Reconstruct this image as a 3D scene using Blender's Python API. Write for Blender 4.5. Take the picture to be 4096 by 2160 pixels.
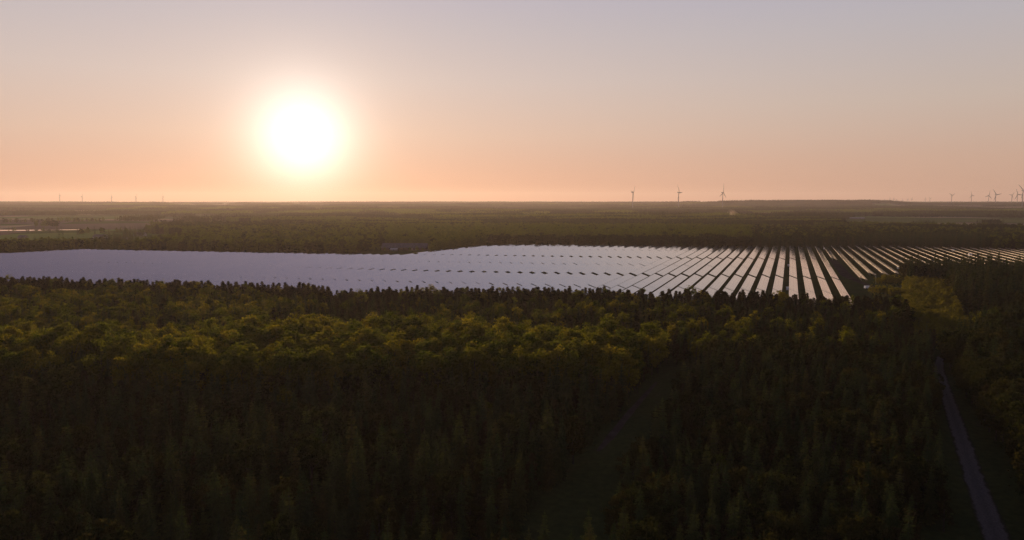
import bpy, math, random
import numpy as np
from mathutils import Vector, Matrix
R = math.radians
scene = bpy.context.scene
for o in list(bpy.data.objects): bpy.data.objects.remove(o)

# ------------------------------------------------------------------ camera
F, EY, CAM_H = 731.0, 201.5, 60.0
PITCH = math.atan((270 - EY) / F)
cam = bpy.data.cameras.new('camera'); co = bpy.data.objects.new('camera', cam)
scene.collection.objects.link(co); scene.camera = co
cam.sensor_width = 36; cam.lens = 36 * F / 1024
cam.clip_start = 1; cam.clip_end = 60000
co.location = (0, 0, CAM_H); co.rotation_euler = (R(90) - PITCH, 0, 0)

# ------------------------------------------------------------------ light
SUN_AZ, SUN_EL = R(-15.8), R(4.65)
SUN = Vector((math.sin(SUN_AZ) * math.cos(SUN_EL), math.cos(SUN_AZ) * math.cos(SUN_EL), math.sin(SUN_EL)))
sl = bpy.data.lights.new('sun', 'SUN'); so = bpy.data.objects.new('sun', sl)
scene.collection.objects.link(so)
sl.energy = 3.8; sl.angle = R(0.5); sl.color = (1.0, 0.66, 0.36)
so.rotation_euler = SUN.to_track_quat('Z', 'Y').to_euler()
so.location = SUN * 300

def srgb(r, g, b, k=1.0):
    f = lambda c: (c / 12.92 if c <= .04045 else ((c + .055) / 1.055) ** 2.4) * k
    return (f(r / 255), f(g / 255), f(b / 255), 1)

W = bpy.data.worlds.new('World'); scene.world = W; W.use_nodes = True
nt = W.node_tree; nt.nodes.clear()
class NB:                                   # small node-graph helper
    def __init__(s, t): s.t = t
    def n(s, typ, **k):
        x = s.t.nodes.new(typ)
        for a, v in k.items(): setattr(x, a, v)
        return x
    def l(s, a, b): s.t.links.new(a, b)
    def m(s, op, a, b=None, c=None, clamp=False):
        x = s.n('ShaderNodeMath', operation=op, use_clamp=clamp)
        for i, v in enumerate((a, b, c)):
            if v is None: continue
            if isinstance(v, (int, float)): x.inputs[i].default_value = v
            else: s.l(v, x.inputs[i])
        return x.outputs[0]
    def ramp(s, fac, stops, interp='LINEAR'):
        x = s.n('ShaderNodeValToRGB'); r = x.color_ramp; r.interpolation = interp
        while len(r.elements) > 1: r.elements.remove(r.elements[-1])
        r.elements[0].position = stops[0][0]; r.elements[0].color = stops[0][1]
        for p, c in stops[1:]:
            e = r.elements.new(p); e.color = c
        s.l(fac, x.inputs[0]); return x.outputs[0]
    def mix(s, fac, a, b, typ='MIX'):
        x = s.n('ShaderNodeMix', data_type='RGBA', blend_type=typ)
        for i, v in ((0, fac), (6, a), (7, b)):
            if isinstance(v, (int, float)): x.inputs[i].default_value = v
            elif isinstance(v, tuple): x.inputs[i].default_value = v
            else: s.l(v, x.inputs[i])
        return x.outputs[2]
w = NB(nt)
tc = w.n('ShaderNodeTexCoord').outputs['Generated']
nrm = w.n('ShaderNodeVectorMath', operation='NORMALIZE'); w.l(tc, nrm.inputs[0])
sep = w.n('ShaderNodeSeparateXYZ'); w.l(nrm.outputs[0], sep.inputs[0])
elev = w.m('MULTIPLY', w.m('ARCSINE', sep.outputs[2]), 180 / math.pi)
dot = w.n('ShaderNodeVectorMath', operation='DOT_PRODUCT'); w.l(nrm.outputs[0], dot.inputs[0]); dot.inputs[1].default_value = SUN
theta = w.m('MULTIPLY', w.m('ARCCOSINE', w.m('MINIMUM', dot.outputs['Value'], .9999999)), 180 / math.pi)
dh = w.n('ShaderNodeVectorMath', operation='DOT_PRODUCT'); w.l(nrm.outputs[0], dh.inputs[0])
dh.inputs[1].default_value = (math.sin(SUN_AZ), math.cos(SUN_AZ), 0)
az = w.m('MULTIPLY', w.m('ARCCOSINE', w.m('DIVIDE', dh.outputs['Value'],
     w.m('SQRT', w.m('SUBTRACT', 1.00001, w.m('MULTIPLY', sep.outputs[2], sep.outputs[2]))), None, True)), 180 / math.pi)
e01 = w.m('DIVIDE', w.m('MAXIMUM', elev, 0), 60, None, True)
SUNSIDE = [(0, srgb(205, 146, 122)), (2/60, srgb(222, 172, 148)), (5/60, srgb(223, 189, 170)), (9/60, srgb(214, 195, 187)),
           (13/60, srgb(199, 188, 190)), (17/60, srgb(186, 180, 194)), (26/60, srgb(176, 166, 190)), (40/60, srgb(136, 128, 160)), (1, srgb(88, 90, 122))]
SIDE = [(0, srgb(204, 162, 138)), (3/60, srgb(204, 170, 150)), (7/60, srgb(200, 182, 170)), (12/60, srgb(188, 181, 184)),
        (17/60, srgb(174, 173, 192)), (26/60, srgb(150, 148, 180)), (40/60, srgb(112, 114, 156)), (1, srgb(84, 90, 130))]
BACK = [(0, srgb(96, 90, 98)), (12/60, srgb(92, 90, 104)), (40/60, srgb(80, 82, 102)), (1, srgb(76, 80, 104))]
def sstep(x, a, b):
    mr = w.n('ShaderNodeMapRange', interpolation_type='SMOOTHSTEP'); w.l(x, mr.inputs[0])
    mr.inputs[1].default_value = a; mr.inputs[2].default_value = b; return mr.outputs[0]
col = w.mix(sstep(az, 4, 56), w.ramp(e01, SUNSIDE), w.ramp(e01, SIDE))
col = w.mix(sstep(az, 60, 120), col, w.ramp(e01, BACK))
def glow(amp, width, power, tint):
    g = w.m('MULTIPLY', w.m('EXPONENT', w.m('MULTIPLY', w.m('POWER', w.m('DIVIDE', theta, width), power), -1)), amp)
    x = w.n('ShaderNodeVectorMath', operation='SCALE'); x.inputs[0].default_value = tint; w.l(g, x.inputs['Scale']); return x.outputs[0]
for g in (glow(.95, 3.2, 1.8, (1, .96, .90)), glow(.22, 6.0, 1.7, (1, .80, .58)), glow(.07, 13, 1.5, (1, .70, .55))):
    col = w.mix(1.0, col, g, 'ADD')
sky = w.n('ShaderNodeTexSky', sky_type='NISHITA'); sky.sun_disc = False
sky.sun_elevation = SUN_EL; sky.sun_rotation = SUN_AZ; sky.altitude = 60
bg1 = w.n('ShaderNodeBackground'); w.l(col, bg1.inputs[0]); bg1.inputs[1].default_value = .94
bg2 = w.n('ShaderNodeBackground'); w.l(sky.outputs[0], bg2.inputs[0]); bg2.inputs[1].default_value = .003
add = w.n('ShaderNodeAddShader'); w.l(bg1.outputs[0], add.inputs[0]); w.l(bg2.outputs[0], add.inputs[1])
wo = w.n('ShaderNodeOutputWorld'); w.l(add.outputs[0], wo.inputs[0])
W.cycles.sampling_method = 'MANUAL'; W.cycles.sample_map_resolution = 1024

vs = scene.view_settings
vs.view_transform = 'Standard'; vs.look = 'None'; vs.exposure = 0; vs.gamma = 1; vs.use_curve_mapping = False
cy = scene.cycles
cy.use_denoising = True; cy.denoising_prefilter = 'NONE'; cy.max_bounces = 5; cy.diffuse_bounces = 2; cy.glossy_bounces = 3; cy.transmission_bounces = 3
cy.volume_bounces = 0; cy.transparent_max_bounces = 4; cy.sample_clamp_indirect = 3
cy.use_adaptive_sampling = False
scene.render.engine = 'CYCLES'

# ------------------------------------------------------------------ helpers
rng = np.random.default_rng(7); random.seed(7)
COL = scene.collection
def meta(o, label=None, cat=None, group=None, kind=None):
    for k, v in (('label', label), ('category', cat), ('group', group), ('kind', kind)):
        if v: o[k] = v
    return o
def mesh(name, V, Fc, mats, mi=None, smooth=False):
    me = bpy.data.meshes.new(name)
    me.from_pydata([tuple(v) for v in V], [], [tuple(f) for f in Fc])
    for m in (mats if isinstance(mats, (list, tuple)) else [mats]): me.materials.append(m)
    if mi is not None: me.polygons.foreach_set('material_index', np.asarray(mi, dtype=np.int32))
    if smooth: me.polygons.foreach_set('use_smooth', np.ones(len(me.polygons), dtype=bool))
    me.update(); return me
def obj(name, me, parent=None, loc=None, rotz=None):
    o = bpy.data.objects.new(name, me); COL.objects.link(o)
    if parent: o.parent = parent
    if loc is not None: o.location = loc
    if rotz is not None: o.rotation_euler = (0, 0, rotz)
    return o
class MB:
    def __init__(s): s.V = []; s.F = []; s.M = []
    def add(s, V, Fc, m=0):
        b = len(s.V); s.V += [tuple(v) for v in V]; s.F += [tuple(i + b for i in f) for f in Fc]; s.M += [m] * len(Fc)
    def box(s, x0, x1, y0, y1, z0, z1, m=0):
        s.add([(x0,y0,z0),(x1,y0,z0),(x1,y1,z0),(x0,y1,z0),(x0,y0,z1),(x1,y0,z1),(x1,y1,z1),(x0,y1,z1)],
              [(3,2,1,0),(4,5,6,7),(0,1,5,4),(1,2,6,5),(2,3,7,6),(3,0,4,7)], m)
    def tube(s, pts, rad, n=8, m=0, cap=True):
        pts = [Vector(p) for p in pts]; V = []; Fc = []
        for i, p in enumerate(pts):
            d = (pts[min(i+1, len(pts)-1)] - pts[max(i-1, 0)]).normalized()
            a = d.cross(Vector((0,0,1)) if abs(d.z) < .9 else Vector((1,0,0))).normalized(); b = d.cross(a)
            for k in range(n):
                t = 2*math.pi*k/n; V.append(p + (a*math.cos(t) + b*math.sin(t))*rad[i])
        for i in range(len(pts)-1):
            for k in range(n):
                Fc.append((i*n+k, i*n+(k+1)%n, (i+1)*n+(k+1)%n, (i+1)*n+k))
        if cap:
            Fc.append(tuple(range(n))[::-1]); Fc.append(tuple((len(pts)-1)*n+k for k in range(n)))
        s.add(V, Fc, m)
    def mesh(s, name, mats, smooth=False): return mesh(name, s.V, s.F, mats, s.M, smooth)

def smooth01(t): t = np.clip(t, 0, 1); return t*t*(3-2*t)
_ph = rng.uniform(0, 6.28, 40)
def nz(x, y, s, k=0):                        # cheap smooth noise, about -1..1
    x = np.asarray(x, float)/s; y = np.asarray(y, float)/s
    return (np.sin(x*1.7+y*.6+_ph[k]) + np.sin(-x*.8+y*1.9+_ph[k+1]) + np.sin(x*3.1-y*2.3+_ph[k+2])*.5 + np.sin(x*2.2+y*3.7+_ph[k+3])*.5)/2.4
def terrain(x, y):
    x = np.asarray(x, float); y = np.asarray(y, float)
    d = np.sqrt(x*x + y*y)
    z = 31*smooth01((d-1500)/7500)
    z = z + 7.0*smooth01((d-2000)/3000)*nz(x*.35, y, 520, 0) + 4.5*smooth01((d-1300)/1500)*nz(x*.4, y, 300, 4) - 2*smooth01((d-2000)/3000)
    # wooded plateau to the right on the horizon
    a = x/np.maximum(y, 1)
    z = z + 21*smooth01((a-.20)/.12)*smooth01((.545-a)/.04)*smooth01((d-5600)/900)*smooth01((8600-d)/1200)
    z = z + 9*smooth01((a+.26)/.07)*smooth01((.02-a)/.1)*smooth01((d-4300)/500)*smooth01((6500-d)/1200)
    return z
def gp(px, py, z=0.0):                       # photo pixel (4096 wide) -> point on the plane at height z
    dx = (px/4-512)/F; dz = -(py/4-270)/F
    d = (dx, math.cos(PITCH)+dz*math.sin(PITCH), -math.sin(PITCH)+dz*math.cos(PITCH))
    t = (z-CAM_H)/d[2]; return d[0]*t, d[1]*t
def ray(px, py, dist):                       # point at forward distance dist along a photo pixel's ray
    dx = (px/4-512)/F; dz = -(py/4-270)/F
    d = (dx, math.cos(PITCH)+dz*math.sin(PITCH), -math.sin(PITCH)+dz*math.cos(PITCH))
    t = dist/d[1]; return d[0]*t, dist, CAM_H+d[2]*t
def proj(x, y, z):
    c, s = math.cos(PITCH), math.sin(PITCH)
    yy = y*c - (z-CAM_H)*s; zz = y*s + (z-CAM_H)*c
    return 512+F*x/yy, 270-F*zz/yy
AZ = R(20.8); SA, CA = math.sin(AZ), math.cos(AZ)
def to_up(x, y): return x*SA+y*CA, x*CA-y*SA           # along the panel rows, across them
def to_xy(u, p): return u*SA+p*CA, u*CA-p*SA

# ------------------------------------------------------------------ materials
def new_mat(name):
    m = bpy.data.materials.new(name); m.use_nodes = True; m.node_tree.nodes.clear(); return m, NB(m.node_tree)
def leaf_mat(name, stops, trans, tcol):
    m, b = new_mat(name)
    rnd = b.n('ShaderNodeObjectInfo').outputs['Random']
    c = b.ramp(rnd, stops)
    tx = b.n('ShaderNodeTexNoise'); tx.inputs['Scale'].default_value = .9; tx.inputs['Detail'].default_value = 2
    b.l(b.n('ShaderNodeTexCoord').outputs['Object'], tx.inputs['Vector'])
    c = b.mix(1.0, c, b.ramp(tx.outputs[0], [(.3, (.7,.7,.7,1)), (.7, (1.3,1.25,1.1,1))]), 'MULTIPLY')
    d = b.n('ShaderNodeBsdfDiffuse'); b.l(c, d.inputs[0])
    t = b.n('ShaderNodeBsdfTranslucent'); b.l(b.mix(1.0, c, tcol, 'MULTIPLY'), t.inputs[0])
    mx = b.n('ShaderNodeMixShader'); mx.inputs[0].default_value = trans
    b.l(d.outputs[0], mx.inputs[1]); b.l(t.outputs[0], mx.inputs[2])
    o = b.n('ShaderNodeOutputMaterial'); b.l(mx.outputs[0], o.inputs[0]); return m
M_SPRUCE = leaf_mat('spruce needles', [(0,(.030,.050,.026,1)),(.5,(.046,.064,.028,1)),(.85,(.056,.068,.028,1)),(1,(.066,.066,.030,1))], .42, (2.0,1.8,.8,1))
M_PINE = leaf_mat('pine needles', [(0,(.024,.027,.012,1)),(.6,(.034,.034,.014,1)),(1,(.046,.040,.017,1))], .25, (1.4,1.2,.6,1))
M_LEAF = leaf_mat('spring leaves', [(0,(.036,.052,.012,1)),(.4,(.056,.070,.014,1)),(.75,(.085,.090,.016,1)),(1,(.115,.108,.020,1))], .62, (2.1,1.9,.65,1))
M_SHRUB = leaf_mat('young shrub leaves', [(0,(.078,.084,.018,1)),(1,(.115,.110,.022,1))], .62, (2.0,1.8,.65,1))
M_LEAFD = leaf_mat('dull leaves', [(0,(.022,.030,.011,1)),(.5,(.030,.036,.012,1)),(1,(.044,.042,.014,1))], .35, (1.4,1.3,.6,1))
M_BEECH = leaf_mat('far beech leaves', [(0,(.044,.058,.014,1)),(1,(.066,.078,.017,1))], .6, (2.3,2.3,.7,1))
M_FAR = leaf_mat('far canopy', [(0,(.026,.032,.013,1)),(.5,(.036,.042,.014,1)),(1,(.056,.058,.016,1))], .3, (1.4,1.3,.6,1))
def plain(name, c, rough=.8, metal=0, noise=None, spec=.5):
    m, b = new_mat(name); p = b.n('ShaderNodeBsdfPrincipled'); p.inputs['Specular IOR Level'].default_value = spec
    p.inputs['Roughness'].default_value = rough; p.inputs['Metallic'].default_value = metal
    if noise:
        tx = b.n('ShaderNodeTexNoise'); tx.inputs['Scale'].default_value = noise[0]; tx.inputs['Detail'].default_value = 5
        b.l(b.n('ShaderNodeTexCoord').outputs['Object'], tx.inputs['Vector'])
        b.l(b.ramp(tx.outputs[0], [(.3, tuple(v*(1-noise[1]) for v in c)+(1,)), (.7, tuple(v*(1+noise[1]) for v in c)+(1,))]), p.inputs['Base Color'])
    else: p.inputs['Base Color'].default_value = c+(1,)
    o = b.n('ShaderNodeOutputMaterial'); b.l(p.outputs[0], o.inputs[0]); return m
M_BARK = plain('bark', (.034,.028,.022), .95, noise=(2.0,.5))
M_TURB = plain('turbine paint', (.26,.26,.28), .8, spec=.1)
M_STEEL = plain('galvanised steel', (.32,.33,.34), .45, .6, noise=(1.5,.2))
M_WHITE = plain('white paint', (.78,.78,.77), .35, noise=(1.2,.05))
M_ROOF = plain('fibre cement roof', (.085,.078,.085), .9, noise=(.4,.3), spec=.15)
M_PLASTER = plain('grey plaster', (.26,.25,.25), .9, noise=(.6,.2))
M_BRICK = plain('dark brick', (.09,.06,.05), .9, noise=(1.0,.3))
M_GLASSD = plain('dark glass', (.02,.02,.025), .08)
M_RUBBER = plain('rubber', (.02,.02,.02), .8)
M_ALU = plain('bare aluminium', (.50,.46,.42), .45, 1.0)
M_FRAME = plain('dark module frame', (.02,.02,.022), .6)
M_DIRT = plain('bare soil', (.034,.029,.026), 1.0, noise=(.15,.5), spec=0)
M_WOOD = plain('weathered wood', (.20,.17,.14), .9, noise=(1.0,.3))
M_GRAVEL = plain('gravel', (.075,.066,.058), 1, noise=(.5,.3), spec=0)
m, b = new_mat('rutted gravel'); M_TRACK = m
at = b.n('ShaderNodeAttribute', attribute_name='across'); tcx = b.n('ShaderNodeTexCoord').outputs['Object']
t1 = b.n('ShaderNodeTexNoise'); t1.inputs['Scale'].default_value = .35; t1.inputs['Detail'].default_value = 6; b.l(tcx, t1.inputs['Vector'])
t2 = b.n('ShaderNodeTexNoise'); t2.inputs['Scale'].default_value = 2.5; t2.inputs['Detail'].default_value = 5; b.l(tcx, t2.inputs['Vector'])
ac = b.m('ADD', b.m('ABSOLUTE', at.outputs['Fac']), b.m('MULTIPLY', b.m('SUBTRACT', t1.outputs[0], .5), .9))
c = b.ramp(ac, [(0,(.078,.072,.062,1)),(.2,(.084,.076,.067,1)),(.38,(.096,.087,.078,1)),(.68,(.092,.083,.075,1)),(.84,(.040,.040,.027,1)),(1,(.024,.031,.013,1))])
c = b.mix(1.0, c, b.ramp(t2.outputs[0], [(.3,(.65,.65,.65,1)),(.7,(1.3,1.28,1.25,1))]), 'MULTIPLY')
d = b.n('ShaderNodeBsdfDiffuse'); b.l(c, d.inputs[0]); o = b.n('ShaderNodeOutputMaterial'); b.l(d.outputs[0], o.inputs[0])
M_SAND = plain('sand', (.050,.042,.036), 1, noise=(.3,.35), spec=0)

m, b = new_mat('solar glass'); M_PV = m
tcx = b.n('ShaderNodeTexCoord').outputs['Object']
br = b.n('ShaderNodeTexBrick'); br.offset = 0; b.l(tcx, br.inputs['Vector'])
br.inputs['Scale'].default_value = 1; br.inputs['Mortar Size'].default_value = .035; br.inputs['Mortar Smooth'].default_value = .1
br.inputs['Brick Width'].default_value = 1.02; br.inputs['Row Height'].default_value = 1.97; br.inputs['Bias'].default_value = 0
nzt = b.n('ShaderNodeTexNoise'); nzt.inputs['Scale'].default_value = .35; nzt.inputs['Detail'].default_value = 4; b.l(tcx, nzt.inputs['Vector'])
p = b.n('ShaderNodeBsdfPrincipled')
b.l(b.mix(br.outputs['Fac'], (.012,.014,.026,1), (.05,.05,.055,1)), p.inputs['Base Color'])
b.l(b.m('MULTIPLY_ADD', br.outputs['Fac'], .5, b.m('MULTIPLY_ADD', nzt.outputs[0], .08, .07)), p.inputs['Roughness'])
p.inputs['IOR'].default_value = 2.3
p.inputs['Coat Weight'].default_value = .7; p.inputs['Coat Roughness'].default_value = .08; p.inputs['Coat IOR'].default_value = 1.5
bp = b.n('ShaderNodeBump'); bp.inputs['Strength'].default_value = .06; bp.inputs['Distance'].default_value = .05; b.l(nzt.outputs[0], bp.inputs['Height']); b.l(bp.outputs[0], p.inputs['Normal'])
o = b.n('ShaderNodeOutputMaterial'); b.l(p.outputs[0], o.inputs[0])
M_BACKSHEET = plain('white backsheet', (.62,.62,.62), .6)

m, b = new_mat('water'); M_WATER = m
p = b.n('ShaderNodeBsdfPrincipled'); p.inputs['Base Color'].default_value = (.01,.012,.014,1); p.inputs['Roughness'].default_value = .06; p.inputs['IOR'].default_value = 1.33
o = b.n('ShaderNodeOutputMaterial'); b.l(p.outputs[0], o.inputs[0])

m, b = new_mat('countryside'); M_GROUND = m
pos = b.n('ShaderNodeNewGeometry').outputs['Position']
vor = b.n('ShaderNodeTexVoronoi'); vor.inputs['Scale'].default_value = .0042; vor.inputs['Randomness'].default_value = .8; b.l(pos, vor.inputs['Vector'])
sc_ = b.n('ShaderNodeSeparateColor'); b.l(vor.outputs['Color'], sc_.inputs[0])
patch = b.ramp(sc_.outputs[0], [(0,(.08,.10,.03,1)),(.4,(.11,.12,.035,1)),(.55,(.15,.11,.08,1)),(.75,(.27,.22,.14,1)),(.9,(.13,.17,.045,1))], 'CONSTANT')
n1 = b.n('ShaderNodeTexNoise'); n1.inputs['Scale'].default_value = .05; n1.inputs['Detail'].default_value = 8; b.l(pos, n1.inputs['Vector'])
n2 = b.n('ShaderNodeTexNoise'); n2.inputs['Scale'].default_value = .6; n2.inputs['Detail'].default_value = 6; b.l(pos, n2.inputs['Vector'])
near = b.ramp(n1.outputs[0], [(.3,(.023,.034,.012,1)),(.55,(.034,.045,.014,1)),(.75,(.042,.042,.019,1))])
ln = b.n('ShaderNodeVectorMath', operation='LENGTH'); b.l(pos, ln.inputs[0])
mr = b.n('ShaderNodeMapRange'); b.l(ln.outputs['Value'], mr.inputs[0]); mr.inputs[1].default_value = 1050; mr.inputs[2].default_value = 1150
c = b.mix(mr.outputs[0], near, patch)
c = b.mix(1.0, c, b.ramp(n2.outputs[0], [(.3,(.75,.75,.75,1)),(.7,(1.25,1.25,1.2,1))]), 'MULTIPLY')
d = b.n('ShaderNodeBsdfDiffuse'); b.l(c, d.inputs[0])
bp = b.n('ShaderNodeBump'); bp.inputs['Strength'].default_value = .8; bp.inputs['Distance'].default_value = .6; b.l(n2.outputs[0], bp.inputs['Height']); b.l(bp.outputs[0], d.inputs['Normal'])
o = b.n('ShaderNodeOutputMaterial'); b.l(d.outputs[0], o.inputs[0])
M_GRASS = leaf_mat('tall grass', [(0,(.07,.078,.018,1)),(1,(.085,.088,.022,1))], .55, (1.8,1.6,.7,1))

# ------------------------------------------------------------------ ground
YMAX = 14800.
ys = np.concatenate([np.linspace(-500, 1200, 60)[:-1], 1200*np.exp(np.linspace(0, math.log(YMAX/1200), 190))])
ts = np.linspace(-1, 1, 241)
X = ts[None, :]*(np.maximum(ys, 0)[:, None]*.92+620); Y = np.repeat(ys[:, None], len(ts), 1)
Z = terrain(X, Y)
nY, nX = X.shape
idx = np.arange(nY*nX).reshape(nY, nX)
gf = np.stack([idx[:-1,:-1], idx[:-1,1:], idx[1:,1:], idx[1:,:-1]], -1).reshape(-1, 4)
g = obj('ground', mesh('ground', np.stack([X, Y, Z], -1).reshape(-1, 3).tolist(), gf.tolist(), M_GROUND, smooth=True))
meta(g, 'grassy ground and fields running to the horizon', 'ground', kind='structure')

def ribbon(name, pts, widths, z, mat, seg=8):
    P = [Vector((a, b_, 0)) for a, b_ in pts]; out = []
    n = len(P)
    for i in range(n-1):                                   # Catmull-Rom
        p0, p1, p2, p3 = P[max(i-1,0)], P[i], P[i+1], P[min(i+2,n-1)]
        for k in range(seg):
            t = k/seg
            out.append((.5*((2*p1)+(p2-p0)*t+(2*p0-5*p1+4*p2-p3)*t*t+(3*p1-p0-3*p2+p3)*t**3), widths[i]*(1-t)+widths[i+1]*t))
    out.append((P[-1], widths[-1]))
    V = []; Fc = []; AC = []
    for i, (q, wd) in enumerate(out):
        dr = (out[min(i+1, len(out)-1)][0]-out[max(i-1,0)][0]).normalized(); nn = Vector((-dr.y, dr.x, 0))
        for s in (-1, -.55, 0, .55, 1):
            j = wd*.5*s*(1+random.uniform(-.08, .08)*(abs(s) > .5))
            v = q + nn*j; V.append((v.x, v.y, z + (.03 if abs(s) < .9 else 0))); AC.append(s)
    for i in range(len(out)-1):
        for k in range(4): Fc.append((i*5+k+1, i*5+k, i*5+5+k, i*5+6+k))
    me = mesh(name, V, Fc, mat); me.attributes.new('across', 'FLOAT', 'POINT').data.foreach_set('value', np.array(AC, np.float32))
    return obj(name, me), out
TRACK = [gp(*q) for q in ((4012,2230),(3987,2160),(3930,2000),(3893,1900),(3860,1800),(3828,1700),(3794,1600),(3764,1510),(3756,1468),(3768,1428),(3800,1412))]
TW = [3.9,3.9,3.7,3.6,3.5,3.4,3.3,3.2,2.6,3.0,3.0]
tr, TRK = ribbon('gravel_track', TRACK, [q*1.25 for q in TW], .004, M_TRACK)
meta(tr, 'pale gravel track curving between dark trees at lower right', 'track', kind='structure')
SANDP = [gp(*q) for q in ((2625,1530),(2590,1570),(2520,1650),(2445,1745),(2390,1805))]
sd, _ = ribbon('sandy_path', SANDP, [.8,1.5,2.0,2.2,.8], .004, M_SAND)
meta(sd, 'faint sandy path along the edge of the grass ride', 'path', kind='structure')
RIDE = [gp(*q) for q in ((2730,1480),(2650,1570),(2590,1650),(2510,1750),(2420,1870),(2330,2000),(2230,2160),(2190,2250))]
GLADE = [gp(*q) for q in ((3790,1390),(3740,1300),(3720,1240),(3710,1180),(3700,1140))]
SERV = [gp(*q) for q in ((3560,1170),(3440,1128),(3385,1100),(3350,1060),(3330,1040))]
sv, _ = ribbon('service_road', SERV, [5,6,8,8,6], .004, M_DIRT)
meta(sv, 'dim bare-soil service road in the gap between panel rows', 'road', kind='structure')
PONDC = [gp(-60,923), gp(90,922.6), gp(334,920)]
pond, _ = ribbon('pond', [ (a, b_) for a, b_ in PONDC], [60, 52, 26], 0, M_WATER)
for v in pond.data.vertices: v.co.z = terrain(v.co.x, v.co.y)*0 + float(terrain(PONDC[1][0], PONDC[1][1]))+.35
meta(pond, 'flat flooded strip reflecting the bright sky', 'pond', kind='structure')

def seg_dist(x, y, pts):
    x = np.asarray(x, float); y = np.asarray(y, float); best = np.full(x.shape, 1e9)
    for (ax, ay), (bx, by) in zip(pts[:-1], pts[1:]):
        L = (bx-ax)**2+(by-ay)**2
        t = np.clip(((x-ax)*(bx-ax)+(y-ay)*(by-ay))/L, 0, 1)
        best = np.minimum(best, np.hypot(x-ax-t*(bx-ax), y-ay-t*(by-ay)))
    return best

# ------------------------------------------------------------------ solar park layout (u along rows, p across)
def pl(tab): a, b_ = zip(*tab); return lambda q: float(np.interp(q, a, b_))
S_A = pl([(-850,405),(-400,452),(-283,464),(-178,479),(-76,497),(0,509),(60,511)])
G_2 = pl([(-850,495),(-400,538),(-270,551),(-206,562),(-112,580),(-13,604),(60,602)])
S_D = pl([(-850,590),(-450,624),(-317,634),(-198,655),(-105,676),(0,688),(60,690),(340,690)])
G_1 = pl([(-850,670),(-400,718),(-270,737),(-140,761),(-85,772),(0,797),(35,808),(340,806)])
S_E = pl([(-400,828),(-319,843),(-236,860),(0,906),(340,930)])
BACKB = pl([(-860,540),(-825,557),(-812,581),(-803,640),(-690,653),(-565,669),(-480,684),(-397,697),(-389,745),(-380,885),(-350,918),(-220,950),(-96,984),(0,1016),(64,1040),(130,1056),(265,1055),(340,1050)])
def frontb(p):
    if p < 40: return 418 + .17*p if p > -400 else 350 + .12*(p+400)
    for lim, v in ((50,811),(60,609),(70,653),(80,655),(90,659),(100,700)):
        if p < lim: return v
    return 715.
FRONTV = np.vectorize(frontb); BACKV = np.vectorize(BACKB)
def in_field(x, y, margin=6):
    u, p = to_up(np.asarray(x, float), np.asarray(y, float))
    fr = FRONTV(np.where((p > 40) & (p < 50), 39, p))
    return (p > -846-margin) & (p < 345) & (u > fr-margin) & (u < BACKV(p)+margin)

# ------------------------------------------------------------------ tree prototypes
def clean(name): return name
def quad_cloud(P, size, aspect=.6, up=0.):
    n = len(P)
    a = rng.normal(size=(n,3)); a[:,2] += up; a /= np.linalg.norm(a, axis=1)[:,None]
    t = rng.normal(size=(n,3)); t -= a*(t*a).sum(1)[:,None]; t /= np.linalg.norm(t, axis=1)[:,None]
    bt = np.cross(a, t); s = (size*rng.uniform(.6, 1.35, n))[:,None]
    V = np.stack([P-t*s, P+bt*s*aspect, P+t*s, P-bt*s*aspect], 1).reshape(-1,3)
    return V, np.arange(n*4).reshape(n,4)
def limb(mb, a, b_, r0, r1, n=5):
    a = Vector(a); b_ = Vector(b_); mid = (a+b_)/2 + Vector((random.uniform(-.3,.3), random.uniform(-.3,.3), .25))*(b_-a).length*.15
    mb.tube([a, mid, b_], [r0, (r0+r1)/2, r1], n, 0, False)
def make_spruce(H=15., Rm=2.1, whorls=30, nb=9, segs=3):
    V = []; Fc = []
    base = random.uniform(.03, .08)
    def tri(A, B, C): n0 = len(V); V.extend((A, B, C)); Fc.append((n0, n0+1, n0+2))
    for i in range(whorls):
        t = (i+random.uniform(-.35,.35))/(whorls-1); t = min(max(t, 0), 1)
        z0 = H*(base+(1-base)*t*.985); L = Rm*((1-t)**.52)*random.uniform(.8, 1.15)+.10
        k = nb if t < .75 else max(5, nb-3)
        a0 = random.uniform(0, 6.28)
        for j in range(k):
            a = a0+6.283*j/k+random.uniform(-.3,.3); l = L*random.uniform(.65, 1.2)
            ca, sa = math.cos(a), math.sin(a); dr = (.30+.45*(1-t))*random.uniform(.7,1.25)
            sp = [(l*q*ca, l*q*sa, z0-dr*l*q+.42*dr*l*q*q) for q in [s_/segs for s_ in range(segs+1)]]
            for s_ in range(segs):
                q = (s_+.5)/segs; A, B = sp[s_], sp[s_+1]
                wd = l*.30*(1-.6*q)*random.uniform(.8,1.3)+.06
                for sg in (-1, 1):                          # side sprays, drooping
                    tri(A, B, (B[0]-sa*wd*sg, B[1]+ca*wd*sg, (A[2]+B[2])/2-wd*random.uniform(.5,1.1)))
                hg = (.30+.25*(1-t))*random.uniform(.7,1.4)  # hanging twigs under the bough
                tri(A, B, ((A[0]+B[0])/2+random.uniform(-.1,.1), (A[1]+B[1])/2+random.uniform(-.1,.1), min(A[2],B[2])-hg*(1.1-q*.5)))
    for j in range(3):
        a = j*2.1; tri((.13*math.cos(a), .13*math.sin(a), H*.93), (.13*math.cos(a+2), .13*math.sin(a+2), H*.93), (0, 0, H*1.03))
    mb = MB(); mb.tube([(0,0,-.6),(0,0,H*.5),(0,0,H*.97)], [.19,.12,.02], 6, 0, False)
    return V, Fc, mb
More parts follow.
